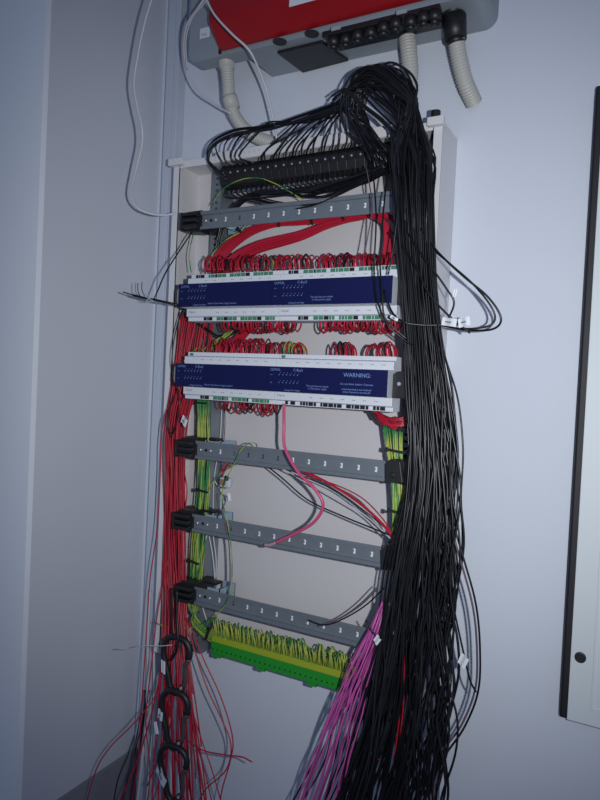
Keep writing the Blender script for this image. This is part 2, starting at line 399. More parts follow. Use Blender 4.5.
# red cover with a chamfered lower lip
rl = P(218, 40, .125).x; rz = iz + .008
xrr = xr - .03
mb = MB(); pts = [(rl, -ID - .0005, rz), (rl, -ID - .012, rz), (rl, -ID - .050, rz + .034), (rl, -ID - .055, top - .02), (rl, -ID - .0005, top - .02)]
mb.prism(pts, (xrr - rl, 0, 0)); mb.build('red_cover', INVR, iv, bevel=.007)
MB().box((rl - .006, -ID - .004, rz - .002), (rl - .001, -ID - .0005, top - .02)).build('cover_gasket', BPL, iv)
lab = MB().box((P(200, 33, ID + .001).x, -ID - .0012, P(205, 38, ID).z), (P(210, 33, ID).x, -ID - .0003, P(205, 28, ID).z)).build('side_sticker', FLAG, iv)
text('Kabi', .009, (P(202, 33, ID).x, -ID - .0016, P(205, 36, ID).z), iv, INKB, sx=.8)
sp = P(289, 7, ID + .056)
MB().box((sp.x, -ID - .0560, sp.z), (sp.x + .075, -ID - .0552, sp.z + .03)).build('rating_sticker', FLAG, iv)
# parts hung beneath the body
def under(pts, dz, name, m, bev=0, z=None):
    z = iz if z is None else z
    q = [PZ(x, y, z) for x, y in pts]; mb = MB().prism([(p.x, p.y, z - .0006) for p in q], (0, 0, -dz)); return mb.build(name, m, iv, bevel=bev)
under([(277, 50), (322, 39), (349, 58), (303, 70)], .006, 'vent_cover', BPL, .002)
for cx, cy in ((280, 41), (312, 33)):
    p = PZ(cx, cy, iz); MB().disc((p.x, p.y, iz - .0008), (0, 0, -1), .013, .0015, 20).build('cable_knockout', TDRK, iv)
under([(322, 31), (440, 2), (446, 22), (340, 46)], .010, 'connector_plate', BPL, .002)
for i, (cx, cy) in enumerate(((334, 38), (346, 36), (358, 32), (371, 29), (384, 24), (396, 20), (411, 18), (424, 14), (435, 12))):
    p = PZ(cx, cy, iz - .012); mb = MB(); mb.disc((p.x, p.y, iz - .0105), (0, 0, -1), .0105, .016, 14, .0115); mb.disc((p.x, p.y, iz - .0245), (0, 0, -1), .007, .008, 12)
    mb.build('plug_connector', BPL, iv, True)
for cx, cy in ((340, 31), (405, 15)):
    p = PZ(cx, cy, iz - .012); MB().box((p.x - .009, p.y - .0165, iz - .018), (p.x + .009, p.y - .0145, iz - .012)).build('silver_latch', SCREW, iv)
p = P(452, 0, .07); q = P(456, 40, .07)
mb = MB(); mb.tube([p + (p - q) * .3, p, p + (q - p) * .45], [.017, .019, .019], 18); mb.tube([p + (q - p) * .45, q], [.021, .018], 18); mb.tube([q + (p - q) * .02, q + (q - p) * .12], [.015, .013], 18)
mb.build('cable_gland', BPL, iv, True)

# corrugated conduits
def conduit(pts, r, label, collar=None):
    t = empty('corrugated_conduit', P(*pts[0])); tag(t, label, 'conduit', 'grey corrugated conduits under the inverter')
    o0 = P(*pts[0]); w = spline([P(*q) for q in pts], 40)
    # resample evenly
    out = [w[0]]; step = .0012; acc = 0
    for i in range(1, len(w)):
        d = (w[i] - w[i - 1]).length; k = step - acc
        while k <= d: out.append(w[i - 1].lerp(w[i], k / d)); k += step
        acc = (acc + d) % step
    rr = [r * (1 + (.07 if (i // 2) % 2 else -.05)) for i in range(len(out))]
    MB().tube([q - o0 for q in out], rr, 20).build('hose', PVC, t, True); hs = [c_ for c_ in t.children if c_.name.startswith('hose')][0]
    if collar:
        for a, b2, f in collar:
            pa, pb = P(*a) - o0, P(*b2) - o0
            MB().tube([pa, pa.lerp(pb, .2), pb], [r * f, r * f * 1.05, r * f * 1.02], 20).build('collar', PVC, hs, True)
conduit([(226, 58, .085), (228, 80, .080), (230, 103, .070), (240, 124, .055), (258, 138, .045), (285, 146, .035)], .0125, 'short grey corrugated conduit bending behind the enclosure under the left end of the inverter', [((226, 50, .085), (227, 69, .083), 1.22), ((229, 96, .073), (233, 109, .066), 1.2)])
conduit([(407, 36, .06), (409, 55, .055), (410, 78, .045), (404, 102, .035), (395, 122, .03)], .0140, 'grey corrugated conduit dropping behind the coiled black cables')
conduit([(456, 39, .07), (459, 58, .06), (465, 82, .045), (474, 103, .014)], .0135, 'grey corrugated conduit under the right end of the inverter turning into the wall')

# ------------------------------------------------------------------ cabinet on the right
ca, cb = P(592, 86, .03), P(562.5, 718, .03)
cx0 = (ca.x + cb.x) / 2
t = empty('wall_cabinet', (cx0, 0, cb.z)); tag(t, 'pale grey wall cabinet with a black edge at the right border of the picture', 'cabinet')
ch = ca.z - cb.z
MB().box((0, -.030, 0), (.5, -.0008, ch)).build('black_edge', BFRAME, t, bevel=.004)
MB().box((.0125, -.036, .002), (.5, -.0302, ch - .002)).build('door_panel', PANEL, t, bevel=.001)
mb = MB(); mb.box((.046, -.039, .030), (.049, -.0362, ch - .03)); mb.box((.046, -.039, .027), (.5, -.0362, .030)); mb.box((.062, -.0385, .045), (.5, -.0362, .048)); mb.box((.062, -.0385, .048), (.065, -.0362, ch - .045))
mb.build('door_moulding', PANEL, t)
kp = P(580.5, 657, .036)
MB().disc((kp.x - cx0, -.0362, kp.z - cb.z), (0, -1, 0), .0085, .004, 24).build('black_plug', BPL, t, bevel=.001)

# ------------------------------------------------------------------ black cables
def lerp(a, b, t): return a + (b - a) * t
def interp(tab, y):
    if y <= tab[0][0]: return tab[0][1:]
    for i in range(len(tab) - 1):
        if y <= tab[i + 1][0]:
            t = (y - tab[i][0]) / (tab[i + 1][0] - tab[i][0]); return [lerp(a, b, t) for a, b in zip(tab[i][1:], tab[i + 1][1:])]
    return tab[-1][1:]
#       y   left right depth
MASS = [(110, 372, 424, .155), (150, 392, 432, .165), (200, 396, 432, .17), (260, 400, 434, .165), (330, 406, 440, .165), (400, 409, 449, .17), (450, 411, 454, .175), (490, 409, 456, .175), (540, 400, 457, .18), (620, 388, 456, .18), (700, 374, 452, .185), (760, 358, 444, .19), (812, 340, 436, .19)]
GB = 'black cables hanging in the thick bundle on the right'
LB = 'black cable hanging in the thick bundle down the right side of the enclosure'
def fall(y0, u, y1=814, amp=1.0, spread=None):
    if 0 < u < 1: u = u * .76 if u < .74 else .56 + (u - .74) / .26 * .44
    wv = .075 if u > .54 else .02
    pts = []; y = y0; ph = rnd(0, 6.28); fr = rnd(.006, .013); dv = rnd(-.022, .022); ph2 = rnd(0, 6.28); du = rnd(-.10, .10)
    ph3 = rnd(0, 6.28)
    while True:
        l, r, d = interp(MASS, y)
        g = min(1, max(0, (y - 250) / 250))
        uu = u + amp * (.04 + .04 * g) * math.sin(ph + y * fr * 1.5) + du * g + wv * g * math.sin(ph3 + y * .042)
        pts.append((lerp(l, r, uu), y, d + dv * (.5 + .5 * g) + .006 * math.sin(ph2 + y * .012)))
        if y >= y1: break
        y = min(y1, y + rnd(26, 40))
    return pts
def tx(k):   # a place along the terminal strip
    return lerp(228, 396, k)
def upy(x): return 160 - (x - 228) * .158
def loy(x): return 193 - (x - 228) * .160
nb = 0
for i in range(24):      # from the upper side of the terminals, over the coil at the top, and down
    k = (i + rnd(0, .8)) / 24; x = tx(k * .85); y = upy(x) + 8; a = rnd(0, 1); jx = rnd(-3, 3)
    if i < 5: top = [(x, y, .098), (x - 8 - 2 * i, y - 8, .112), (x - 12 + 4 * i, y - 24 - i * 2, .118), (x + 16, y - 34 - i * 2, .12), (lerp(x, 345, .55), 124 - rnd(0, 6), .125), (334, 108 + rnd(-6, 6), .135)]
    else:
        hy = 104 + rnd(-8, 8); top = [(x, y, .098), (x + rnd(2, 6), y - rnd(9, 14), .112), (lerp(x, 345, .42), lerp(y, hy, .62) - rnd(-3, 4), .12), (lerp(x, 348, .8), lerp(y, hy, .93) - rnd(-2, 3), .13)]
    ox = rnd(0, 1)
    coil = [(346 + 26 * ox + jx, 96 - 6 * ox + rnd(-4, 4), .14), (352 + 20 * ox, 76 + 14 * a, .152), (369 + 14 * ox, 66 + 18 * a, .162), (390 + 10 * ox, 78 + 20 * a, .168), (408 + 6 * ox, 100 + 12 * a, .168)]
    cable('black_cable', top + coil + fall(145, rnd(0, 1)), rnd(.0013, .0020), BLK if i % 3 else BLK2, LB, 'cable', GB, seg=4, sides=6)
for i in range(36):      # tangled loops of the coil, then down
    u = rnd(0, 1); sx = rnd(.45, 1.0); cx = rnd(372, 388); cy = rnd(100, 112); ry = rnd(22, 38) if i % 6 else 42; rx_ = rnd(22, 36); tl = rnd(.25, .6)
    def el(th, d): 
        ex, ey = rx_ * math.cos(th), -ry * math.sin(th); return (cx + ex * math.cos(tl) - ey * math.sin(tl) * .6 + rnd(-2, 2), cy + ex * math.sin(tl) * .6 + ey * math.cos(tl) + rnd(-2, 2), d)
    pts = [(rnd(370, 404), 160 + rnd(-10, 8), rnd(.12, .16))]
    for k2, th in enumerate((4.3, 3.7, 3.1, 2.5, 1.9, 1.3, .75, .3)): pts.append(el(th, .135 + .004 * k2 + rnd(-.006, .006)))
    f_ = fall(158, u)
    cable('black_cable', pts + f_, rnd(.0014, .0021), BLK if i % 3 else BLK2, LB, 'cable', GB, seg=4, sides=6)
for i in range(22):      # straight diagonals across the coil
    a = rnd(0, 1); x0 = 344 + 40 * a; y0 = 82 + 14 * rnd(0, 1) - 8 * a
    cable('black_cable', [(x0 - 14, y0 + rnd(4, 14), .14), (x0, y0, .15), (x0 + 16, y0 + 14, .158), (lerp(x0 + 34, 408, .3), y0 + 36, .162)] + fall(150, rnd(.0, .9)), rnd(.0014, .002), BLK if i % 3 else BLK2, LB, 'cable', GB, seg=4, sides=6)
for i in range(32):      # from the lower side of the terminals, swept right, then down
    k = i / 32; x = tx(k * .95) ; y = loy(x)
    sag = rnd(0, 22) * (1 - k)
    pts = [(x, y - 4, .094), (x + 3, y + 5, .105), (lerp(x, 392, .4), lerp(y, 172, .35) + sag + 4, .118), (lerp(x, 394, .75), lerp(y, 165, .7) + sag * .6 + rnd(0, 4), .132), (398 + rnd(-2, 4), 158 + rnd(-6, 10), .15)] + fall(200, rnd(-.05, .9))
    cable('black_cable', pts, rnd(.0013, .0019), BLK if i % 3 else BLK2, LB, 'cable', GB, seg=4, sides=6)
for i in range(14):      # long ones showing at the sides
    u = rnd(.6, 1.02) if i % 3 else rnd(-.05, .3)
    cable('black_cable', [(400 + rnd(-8, 20), 132, .15)] + fall(150, u, amp=1.2), rnd(.0013, .0019), BLK if i % 2 else BLK2, LB, 'cable', GB, seg=4, sides=6)
for i in range(12):      # ends fanning to the left at the foot
    x = rnd(330, 400); u = rnd(-.05, .4)
    f0 = fall(430, u, 640); cable('black_cable', f0 + [(lerp(f0[-1][0], x, .35), 690, .18), (lerp(f0[-1][0], x, .75), 750, .185), (x - 12, 814, .19)], .0015, BLK if i % 2 else BLK2, LB, 'cable', GB, seg=4, sides=6)
def single(pts, r, m, label, name='black_cable', cat='cable', **k): return cable(name, pts, r, m, label, cat, seg=6, **k)
single([(404, 205, .15), (420, 228, .17), (438, 252, .175), (462, 275, .175), (488, 297, .17), (501, 318, .165), (493, 329, .16), (468, 330, .155), (440, 325, .15), (425, 325, .15)], .0017, BLK, 'black cable in the widest loop reaching right across the bare wall beside the bundle')
single([(410, 212, .15), (426, 242, .165), (448, 262, .165), (474, 285, .16), (492, 308, .155), (494, 322, .15), (480, 328, .15), (455, 328, .15), (432, 322, .15)], .0016, BLK2, 'black cable looping right just inside the widest loop beside the bundle')
single([(398, 215, .17), (415, 245, .18), (432, 268, .18), (446, 288, .175), (454, 302, .17), (449, 317, .165), (442, 326, .16)], .0016, BLK, 'black cable in a small loop right of the bundle with a white marker')
single([(392, 232, .18), (415, 265, .185), (428, 292, .185), (448, 315, .18), (470, 333, .175)], .0017, BLK, 'black cable slanting down right out of the bundle to the paper tags')
single([(384, 290, .2), (392, 312, .2), (404, 322, .2), (422, 325, .19), (444, 325, .18)], .0016, BLK, 'black cable crossing in front of the bundle toward the paper tags')
single([(372, 160, .16), (376, 215, .2), (374, 270, .2), (377, 300, .21), (388, 325, .21), (402, 338, .2), (412, 345, .19)], .0014, BLK, 'thin black cable hanging across the upper modules near their right end, left one')
single([(388, 165, .16), (383, 215, .2), (380, 262, .205), (382, 290, .21), (384, 315, .21), (394, 328, .2), (408, 340, .19)], .0014, BLK, 'thin black cable hanging across the upper modules near their right end, right one')
single([(366, 165, .15), (372, 205, .16), (368, 235, .16), (363, 258, .15)], .0011, PURP, 'thin mauve wire hanging from the black terminals to the upper blue modules', 'mauve_wire', 'wire')
single([(398, 160, .16), (398, 205, .2), (393, 250, .2), (388, 275, .2)], .0012, BLK2, 'thin grey black cable just left of the bundle beside the top rail end')
single([(452, 520, .185), (464, 560, .185), (476, 605, .18), (480, 650, .175), (478, 692, .17), (464, 728, .17), (442, 762, .18), (436, 800, .185)], .0016, BLK, 'black cable bowing out right of the bundle near the floor, outer of the pair')
single([(450, 525, .185), (461, 562, .185), (473, 608, .18), (477, 652, .175), (475, 690, .17), (461, 726, .17), (440, 757, .18), (433, 800, .185)], .0016, PURP, 'mauve grey cable bowing out right of the bundle near the floor, inner of the pair')
single([(452, 600, .18), (458, 628, .18), (464, 655, .178), (470, 680, .175), (476, 692, .172)], .0015, BLK, 'short black cable branching to the bowed pair under the white marker')
single([(446, 360, .17), (458, 400, .175), (463, 450, .178), (461, 500, .18), (464, 545, .18), (456, 600, .18), (452, 660, .18)], .0015, BLK, 'black cable standing off the right edge of the bundle at mid height')
single([(436, 330, .17), (450, 375, .175), (456, 430, .178), (458, 480, .18), (455, 540, .18)], .0014, BLK2, 'charcoal cable close along the right edge of the bundle at mid height')
# two dark runs on the left
def dark_run(label, pts, n, grp, spread=4, r=.0016, m=None):
    for i in range(n):
        a, c2 = rnd(-spread, spread), rnd(-spread, spread)
        cable('black_cable', [(x + a * (1 if j % 2 else .6), y + c2 * .6, d + rnd(-.004, .004)) for j, (x, y, d) in enumerate(pts)], r, m or (BLK if i % 2 else BLK2), label, 'cable', grp, seg=5, sides=6)
dark_run('black cable in the dark run passing down behind the left of the top rail', [(392, 170, .115), (340, 184, .108), (290, 192, .104), (262, 193, .100), (242, 201, .092), (226, 218, .082), (219, 240, .078), (216, 272, .076), (214, 300, .076)], 16, 'black cables running down behind the top rail', 4.5, .0019)
dark_run('black cable looping out left of the black terminal strip', [(226, 178, .10), (214, 168, .11), (207, 158, .115), (212, 143, .118), (235, 131, .12), (268, 127, .12), (300, 117, .122), (345, 100, .14), (372, 80, .155)], 5, 'black cables looping out left of the terminal strip', 5, .0014)
dark_run('dark wire bunched below the upper modules near their left end', [(196, 322, .10), (206, 330, .10), (222, 338, .09), (236, 330, .09), (248, 322, .10)], 4, 'dark wires bunched below the upper modules', 4, .0016)
single([(204, 322, .10), (202, 345, .10), (204, 372, .10)], .0022, BLK2, 'short thick black cable dropping between the two module rows at the left')
single([(238, 208, .12), (250, 208, .115), (256, 215, .11)], .0012, BLK, 'short black wire end above the top rail left')
# black stick with wire ends to the left of the upper modules
single([(123, 292, .22), (140, 297, .215), (160, 301, .21), (178, 305, .195)], [.0012] * 4 + [.0024] * 15, BLK, 'black cable poking out left from behind the upper modules')
single([(192, 232, .13), (180, 250, .16), (166, 272, .19), (158, 290, .205), (154, 299, .21)], .0014, BLK, 'black cable from under the top rail bracket down to the cable poking out left', twist=0)
for q, lb in (((138, 283), 'left'), ((142, 282), 'right')):
    single([(q[0], q[1], .212), (q[0], q[1] + 8, .213), (q[0] + 3, q[1] + 15, .213)], .0008, BLK, 'short stiff black wire end standing above the protruding cable, %s one of two' % lb)
single([(143, 293, .216), (150, 297, .219), (146, 301, .215), (153, 301, .219), (144, 296, .217)], .0007, WHT, 'small twist of clear film around the protruding black cable', 'film_twist', 'film')
# single black cable with a white flag over the red wires
single([(184, 305, .12), (176, 330, .135), (172, 360, .14), (177, 385, .145), (180, 405, .145), (176, 425, .145), (171, 437, .145)], .0013, BLK, 'black cable wandering down over the red wires to a white flag')
single([(175, 395, .15), (170, 410, .15), (168, 425, .15), (172, 436, .15)], .0012, BLK2, 'short black cable beside the white flag on the red wires')

# paper flags
def flag(px, py, dep, w_, h_, rot, label, grp=None):
    p = P(px, py, dep); mb = MB()
    v = []; n = 6
    for i in range(n + 1):
        x = (i / n - .5) * w_; y = .0012 * math.sin(i * 1.1)
        v += [(x, y, -h_ / 2), (x, y, h_ / 2), (x, y + .0004, -h_ / 2), (x, y + .0004, h_ / 2)]
    f = []
    for i in range(n):
        a = i * 4; b3 = a + 4; f += [(a, b3, b3 + 1, a + 1), (a + 2, a + 3, b3 + 3, b3 + 2), (a, a + 2, b3 + 2, b3), (a + 1, b3 + 1, b3 + 3, a + 3)]
    f += [(0, 1, 3, 2), (n * 4, n * 4 + 2, n * 4 + 3, n * 4 + 1)]
    o = mb.add(v, f).build('paper_tag', FLAG); o.location = p; o.rotation_euler = (0, rot, -.35); tag(o, label, 'tag', grp)
    if w_ > .015:
        k = MB(); k.box((-w_ * .2, -.002, -h_ * .1), (w_ * .2, -.0014, h_ * .05)); k.build('ink_mark', INKG, o)
    return o
flag(184, 421, .157, .020, .016, .5, 'white paper flag on a black cable in front of the red wires')
flag(449, 322, .20, .026, .012, .15, 'left white paper tag on the cables right of the bundle')
flag(464, 322, .195, .020, .013, -.2, 'right white paper tag on the cables right of the bundle')
flag(394, 318, .215, .016, .005, .4, 'small clear white tag at the right end of the upper modules')
flag(463, 661, .187, .014, .018, .4, 'white marker on the cable standing off the bundle low down')
flag(455, 293, .183, .006, .012, .2, 'small pale marker on the small cable loop right of the bundle')

# ------------------------------------------------------------------ red wires
GR = 'red wires hanging down the left of the enclosure'; LR = 'red wire hanging in the loose bunch down the left side of the enclosure'
RM = [(300, 186, 214, .085), (330, 180, 212, .095), (370, 174, 204, .105), (400, 168, 190, .108), (440, 164, 185, .105), (500, 164, 184, .105), (560, 162, 185, .105), (610, 163, 186, .115), (640, 163, 189, .13), (700, 160, 196, .15), (812, 150, 212, .16)]
for i in range(44):
    u = rnd(0, 1); pts = []; y = 312; yend = rnd(655, 790) if i % 3 == 0 else 812; ph = rnd(0, 6); ph2 = rnd(0, 6)
    endu = u if i % 5 else rnd(-.8, 1.6)
    dj = rnd(-.012, .012)
    while True:
        l, r, d = interp(RM, y); g = max(0, (y - 600) / 212)
        uu = lerp(u + .10 * math.sin(ph + y * .013) + .05 * math.sin(ph2 + y * .031), endu, g ** 1.3)
        pts.append((lerp(l, r, uu), y, d + dj)); 
        if y >= yend: break
        y = min(yend, y + rnd(28, 40))
    cable('red_wire', pts, rnd(.0013, .0016), RED if i % 4 else RED2, LR, 'wire', GR, seg=4, sides=6)
def red(pts, label, r=.0013, m=None): return single(pts, r, m or RED, label, 'red_wire', 'wire')
red([(176, 395, .11), (166, 412, .115), (161, 440, .115), (160, 480, .115), (157, 530, .12), (150, 580, .12), (146, 640, .13), (142, 700, .14), (138, 760, .15), (130, 812, .15)], 'red wire straying left over the white trunking from beside the lower modules to the floor')
red([(168, 560, .12), (158, 610, .125), (152, 660, .13), (146, 720, .14), (150, 770, .15), (146, 812, .15)], 'red wire hanging just left of the snap hooks, over the trunking')
red([(166, 640, .13), (158, 690, .15), (135, 722, .18), (112, 745, .2), (96, 770, .22), (84, 812, .22)], 'red wire swinging furthest left across the side wall low down')
red([(184, 470, .11), (187, 490, .115), (185, 510, .112), (183, 530, .11)], 'red wire bulging right of the bunch between two rail brackets')
red([(186, 618, .13), (196, 655, .14), (208, 690, .145), (222, 720, .145), (231, 745, .15), (226, 770, .15), (205, 790, .155), (195, 812, .155)], 'red wire curving right then back at the foot, outermost loop')
red([(188, 620, .128), (204, 660, .136), (218, 690, .138), (228, 718, .14), (233, 742, .142), (230, 762, .145), (222, 790, .15), (219, 812, .15)], 'red wire curving right with its lower end straight down, beside the outermost loop')
red([(186, 690, .14), (200, 735, .145), (212, 770, .15), (224, 812, .15)], 'red wire running straight down to the right at the foot, outer one', .0012)
red([(184, 694, .14), (196, 740, .145), (206, 776, .15), (214, 812, .15)], 'red wire running straight down to the right at the foot, inner one', .0012)
red([(184, 738, .16), (202, 750, .165), (226, 755, .168), (242, 757, .17), (252, 762, .17)], 'red wire end pointing right across the wall near the floor')
# thick red bands behind the top rail
for i in range(11):
    o_ = (i - 5) * .85; d = rnd(-.005, .005)
    cable('red_wire', [(205 + i, 272, .09), (222 + i * .6, 250 + o_, .085 + d), (250, 232 + o_, .08 + d), (276, 224 + o_ * .6, .078 + d), (305, 222 + o_ * .55, .076 + d), (335, 219 + o_ * .5, .076 + d), (362, 215 + o_ * .5, .078 + d), (384, 215 + o_ * .4, .08 + d), (397, 222 + o_ * .8, .082)], .0015, RED, 'red wire in the upper tied red band behind the top rail', 'wire', 'red wires in the upper tied band', seg=5, sides=6)
for i in range(13):
    o_ = (i - 6) * .95; d = rnd(-.005, .005)
    cable('red_wire', [(212 + i * 2, 272, .095), (236 + i, 256 + o_ * .6, .09 + d), (262, 246 + o_, .088 + d), (300, 236 + o_ * .8, .086 + d), (325, 226 + o_ * .6, .085 + d), (345, 220 + o_ * .5, .084 + d), (362, 217 + o_ * .4, .084 + d), (378, 218 - o_ * .5, .084 + d), (387 + o_ * .5, 228, .086), (388 + o_ * .7, 245, .088), (386 + o_, 270, .092)], .0015, RED, 'red wire in the lower tied band sweeping down to the right', 'wire', 'red wires in the lower tied band', seg=5, sides=6)
for i in range(8):
    cable('red_wire', [(250 + i, 322, .10), (238 + i * 1.5, 334, .095), (226 + i * 1.6, 348, .09), (222 + i * 1.6, 364, .09)], .0015, RED, 'red wire in the bundle slanting between the two module rows', 'wire', 'red wires between the module rows', sides=6)
for i in range(11):
    o_ = (i - 5)
    cable('red_wire', [(377 + rnd(-2, 5), 402, .09), (372 + rnd(-1, 5), 411 + o_ * .4, .11 + rnd(-.01, .01)), (382, 419 + o_ * .9, .125), (395, 423 + rnd(-6, 6), .13), (408, 421 + o_ * 1.1, .125)], .0017, RED if i % 3 else RED2, 'red wire in the short tied bend under the right end of the lower modules', 'wire', 'red wires in the tied bend', sides=6)

# small wire loops at the module terminals
def loop(x, yb, s, dep, label, grp, m, stripe=None, hgt=14, r=.0015):
    wdt = rnd(4, 10) * random.choice((-1, 1, 1)); hh = hgt * rnd(.75, 1.1) * s
    pts = [(x, yb, dep), (x - wdt * .15, yb + hh * .6, dep - .004), (x + wdt * .35, yb + hh, dep - .018), (x + wdt, yb + hh * .55, dep - .032), (x + wdt * 1.1, yb - hh * .25, dep - .040)]
    return cable('wire_loop', pts, r, m, label, 'wire', grp, seg=4, sides=6, stripe=stripe, twist=.5)
def yline(a, b3, x): return a[1] + (b3[1] - a[1]) * (x - a[0]) / (b3[0] - a[0])
def loops(x0, x1, n, la, lb, s, label, grp, hgt, odd=.06, gy=0.0, dep=.150):
    for i in range(n):
        x = x0 + (x1 - x0) * (i + rnd(-.3, .3)) / n; y = yline(la, lb, x); q = rnd(0, 1)
        if q < gy: loop(x, y, s, dep, 'green and yellow ' + label, 'green and yellow ' + grp, GRN, YEL, hgt)
        elif q < gy + odd: loop(x, y, s, dep, 'dark ' + label, 'dark ' + grp, BLK2, None, hgt)
        else: loop(x, y, s, dep, 'red ' + label, 'red ' + grp, RED if rnd(0, 1) > .25 else RED2, None, hgt)
A1, B1 = (190, 271), (390, 267)
loops(205, 312, 40, A1, B1, -1, 'wire loop standing above the upper blue modules', 'loops above the upper modules', 14, .12, .05)
loops(320, 396, 28, A1, B1, -1, 'wire loop standing above the upper blue modules', 'loops above the upper modules', 14, .08)
A2, B2 = (190, 318), (395, 320)
loops(222, 298, 26, A2, B2, 1, 'wire loop hanging below the upper blue modules', 'loops below the upper modules', 14, .08)
loops(322, 398, 26, A2, B2, 1, 'wire loop hanging below the upper blue modules', 'loops below the upper modules', 13, .08)
A3, B3 = (190, 353), (393, 358)
loops(216, 284, 24, A3, B3, -1, 'wire loop standing above the lower blue modules', 'loops above the lower modules', 15, .08)
loops(285, 306, 8, A3, B3, -1, 'wire loop standing above the lower blue modules', 'loops above the lower modules', 14, .35, .3)
loops(336, 352, 7, A3, B3, -1, 'wire loop standing above the lower blue modules', 'loops above the lower modules', 15, .15)
loops(376, 392, 7, A3, B3, -1, 'wire loop standing above the lower blue modules', 'loops above the lower modules', 15, .15)
A4, B4 = (190, 392), (390, 408)
loops(220, 282, 18, A4, B4, 1, 'wire loop hanging below the lower blue modules', 'loops below the lower modules', 16, .22)

# ------------------------------------------------------------------ green and yellow wires
def gy(pts, label, grp=None, r=.0012, name='earth_wire', seg=5): return cable(name, pts, r, GRN, label, 'wire', grp, seg=seg, sides=6, stripe=YEL, twist=rnd(.5, 1.0))
LG = 'green and yellow earth wire in the tied bundle down the left side inside the enclosure'
for i in range(20):
    a = rnd(0, 1); pts = [(196 + 14 * a, 394, .085 + rnd(-.006, .006))]
    for y, l, r in ((440, 197, 211), (492, 196, 210), (540, 192, 206), (575, 189, 202), (605, 187, 200)):
        a2 = min(1, max(0, a + rnd(-.15, .15))); pts.append((lerp(l, r, a2), y, .090 + rnd(-.006, .006)))
    pts += [(lerp(202, 190, a), 622 + 0 * a, .092), (lerp(214, 206, a), lerp(630, 640, a), .095), (lerp(228, 226, a), lerp(630, 648, a), .10)]
    gy(pts, LG, 'green and yellow earth wires in the left bundle', .0015)
for i in range(14):
    a = rnd(0, 1)
    gy([(lerp(383, 402, a), 424, .10), (lerp(387, 402, a), 450, .11), (lerp(391, 403, a), 480, .115), (lerp(392, 404, a + rnd(-.1, .1)), 515, .118), (lerp(392, 403, a), 570, .12)], 'green and yellow earth wire in the bundle beside the right ends of the lower rails', 'green and yellow earth wires in the right bundle', .0016)
# loops entering the earth bar
n = 74
for i in range(n):
    x = 216 + (352 - 216) * (i + rnd(-.35, .35)) / n; yb = 641 + (x - 213) * .268
    hh = rnd(19, 26); wdt = rnd(4, 10) * random.choice((-1, 1, 1))
    gy([(x, yb + 1, .096), (x - wdt * .2, yb - hh * .6, .104), (x - wdt * .5, yb - hh, .098), (x - wdt, yb - hh * .75, .086), (x - wdt * 1.2, yb - hh * .35, .080)], 'green and yellow wire looping into the top of the earth bar', 'green and yellow wires looping into the earth bar', .0014, 'earth_wire_loop', 4)
gy([(293, 444, .10), (288, 441, .13), (280, 446, .14), (266, 470, .145), (254, 492, .14), (228, 486, .09)], 'green earth wire arching over the rail directly below the modules to the left bundle') if False else None
gy([(257, 449, .10), (256, 444, .125), (249, 443, .138), (241, 450, .142), (234, 464, .144), (225, 482, .14), (222, 498, .135), (227, 520, .14), (231, 545, .142), (232, 566, .14), (231, 590, .14), (224, 606, .14), (210, 620, .135), (190, 628, .13), (168, 627, .12), (154, 622, .12)], 'green and yellow wire arching over a rail, then trailing down left past the snap hooks', None, .0011)
gy([(240, 462, .10), (226, 470, .10), (216, 478, .10), (208, 490, .095)], 'green wire joining the left bundle just under the rail below the modules', None, .0012)
gy([(193, 235, .10), (189, 255, .11), (191, 272, .12)], 'green and yellow wire dropping from the left end of the top rail', None, .0011)
gy([(208, 268, .10), (214, 252, .10), (226, 240, .10), (240, 232, .095), (252, 222, .09), (262, 222, .085)], 'green and yellow wire curving up right beneath the top rail', None, .0013)
gy([(212, 205, .09), (222, 190, .11), (240, 180, .12), (258, 178, .125), (276, 184, .125), (290, 192, .12), (308, 203, .11)], 'green and yellow wire arching across the front of the black terminal strip', None, .0011)
gy([(190, 372, .10), (191, 356, .12), (198, 348, .13), (206, 356, .12), (207, 368, .10)], 'yellow green wire bent in an arch above the left end of the lower modules', None, .0012)
for i in range(9):
    gy([(238 + rnd(-4, 6), 322, .10), (226 + rnd(-4, 4), 334, .095), (212 + rnd(-4, 6), 345, .09), (202 + rnd(-3, 6), 358, .09)], 'green and yellow wire fanning between the module rows at the left', 'green and yellow wires between the module rows', .0013)

# ------------------------------------------------------------------ pink and other wires
for i in range(18):
    a = min(1, max(0, (i + rnd(-.4, .4)) / 17)); j1, j2, j3 = rnd(-3, 3), rnd(-4, 4), rnd(-5, 5)
    cable('pink_wire', [(382 + 5 * a, 602, .165 + rnd(-.006, .01)), (lerp(369, 385, a), 630, .175 + rnd(-.006, .01)), (lerp(350, 374, a) + j1, 668, .185 + rnd(-.01, .01)), (lerp(331, 362, a) + j2, 712, .19 + rnd(-.01, .01)), (lerp(312, 348, a) + j3, 762, .195 + rnd(-.012, .012)), (lerp(297, 338, a ** 1.4) + j3, 814, .195 + rnd(-.015, .01))], rnd(.0012, .0016), PINK if i % 4 else PINK2, 'pink wire fanning down in front of the right end of the earth bar', 'wire', 'pink wires fanning down to the floor', seg=6)
for i, (e, lb) in enumerate(((292, 'leftmost'), (300, 'second from left'), (326, 'rightmost'))):
    single([(376 - 6 * (2 - i), 650, .165), (352, 690 + 6 * i, .17), (lerp(330, 342, i / 2), 720, .175), (lerp(312, 334, i / 2), 765, .18), (e - 6, 814, .18)], .0016, BLK if i != 1 else BLK2, 'black cable running down among the pink wires, %s of three' % lb)
pw = empty('pink_cable', (0, 0, 0)); tag(pw, 'single pink cable from the lower modules ending in front of the second rail below', 'cable')
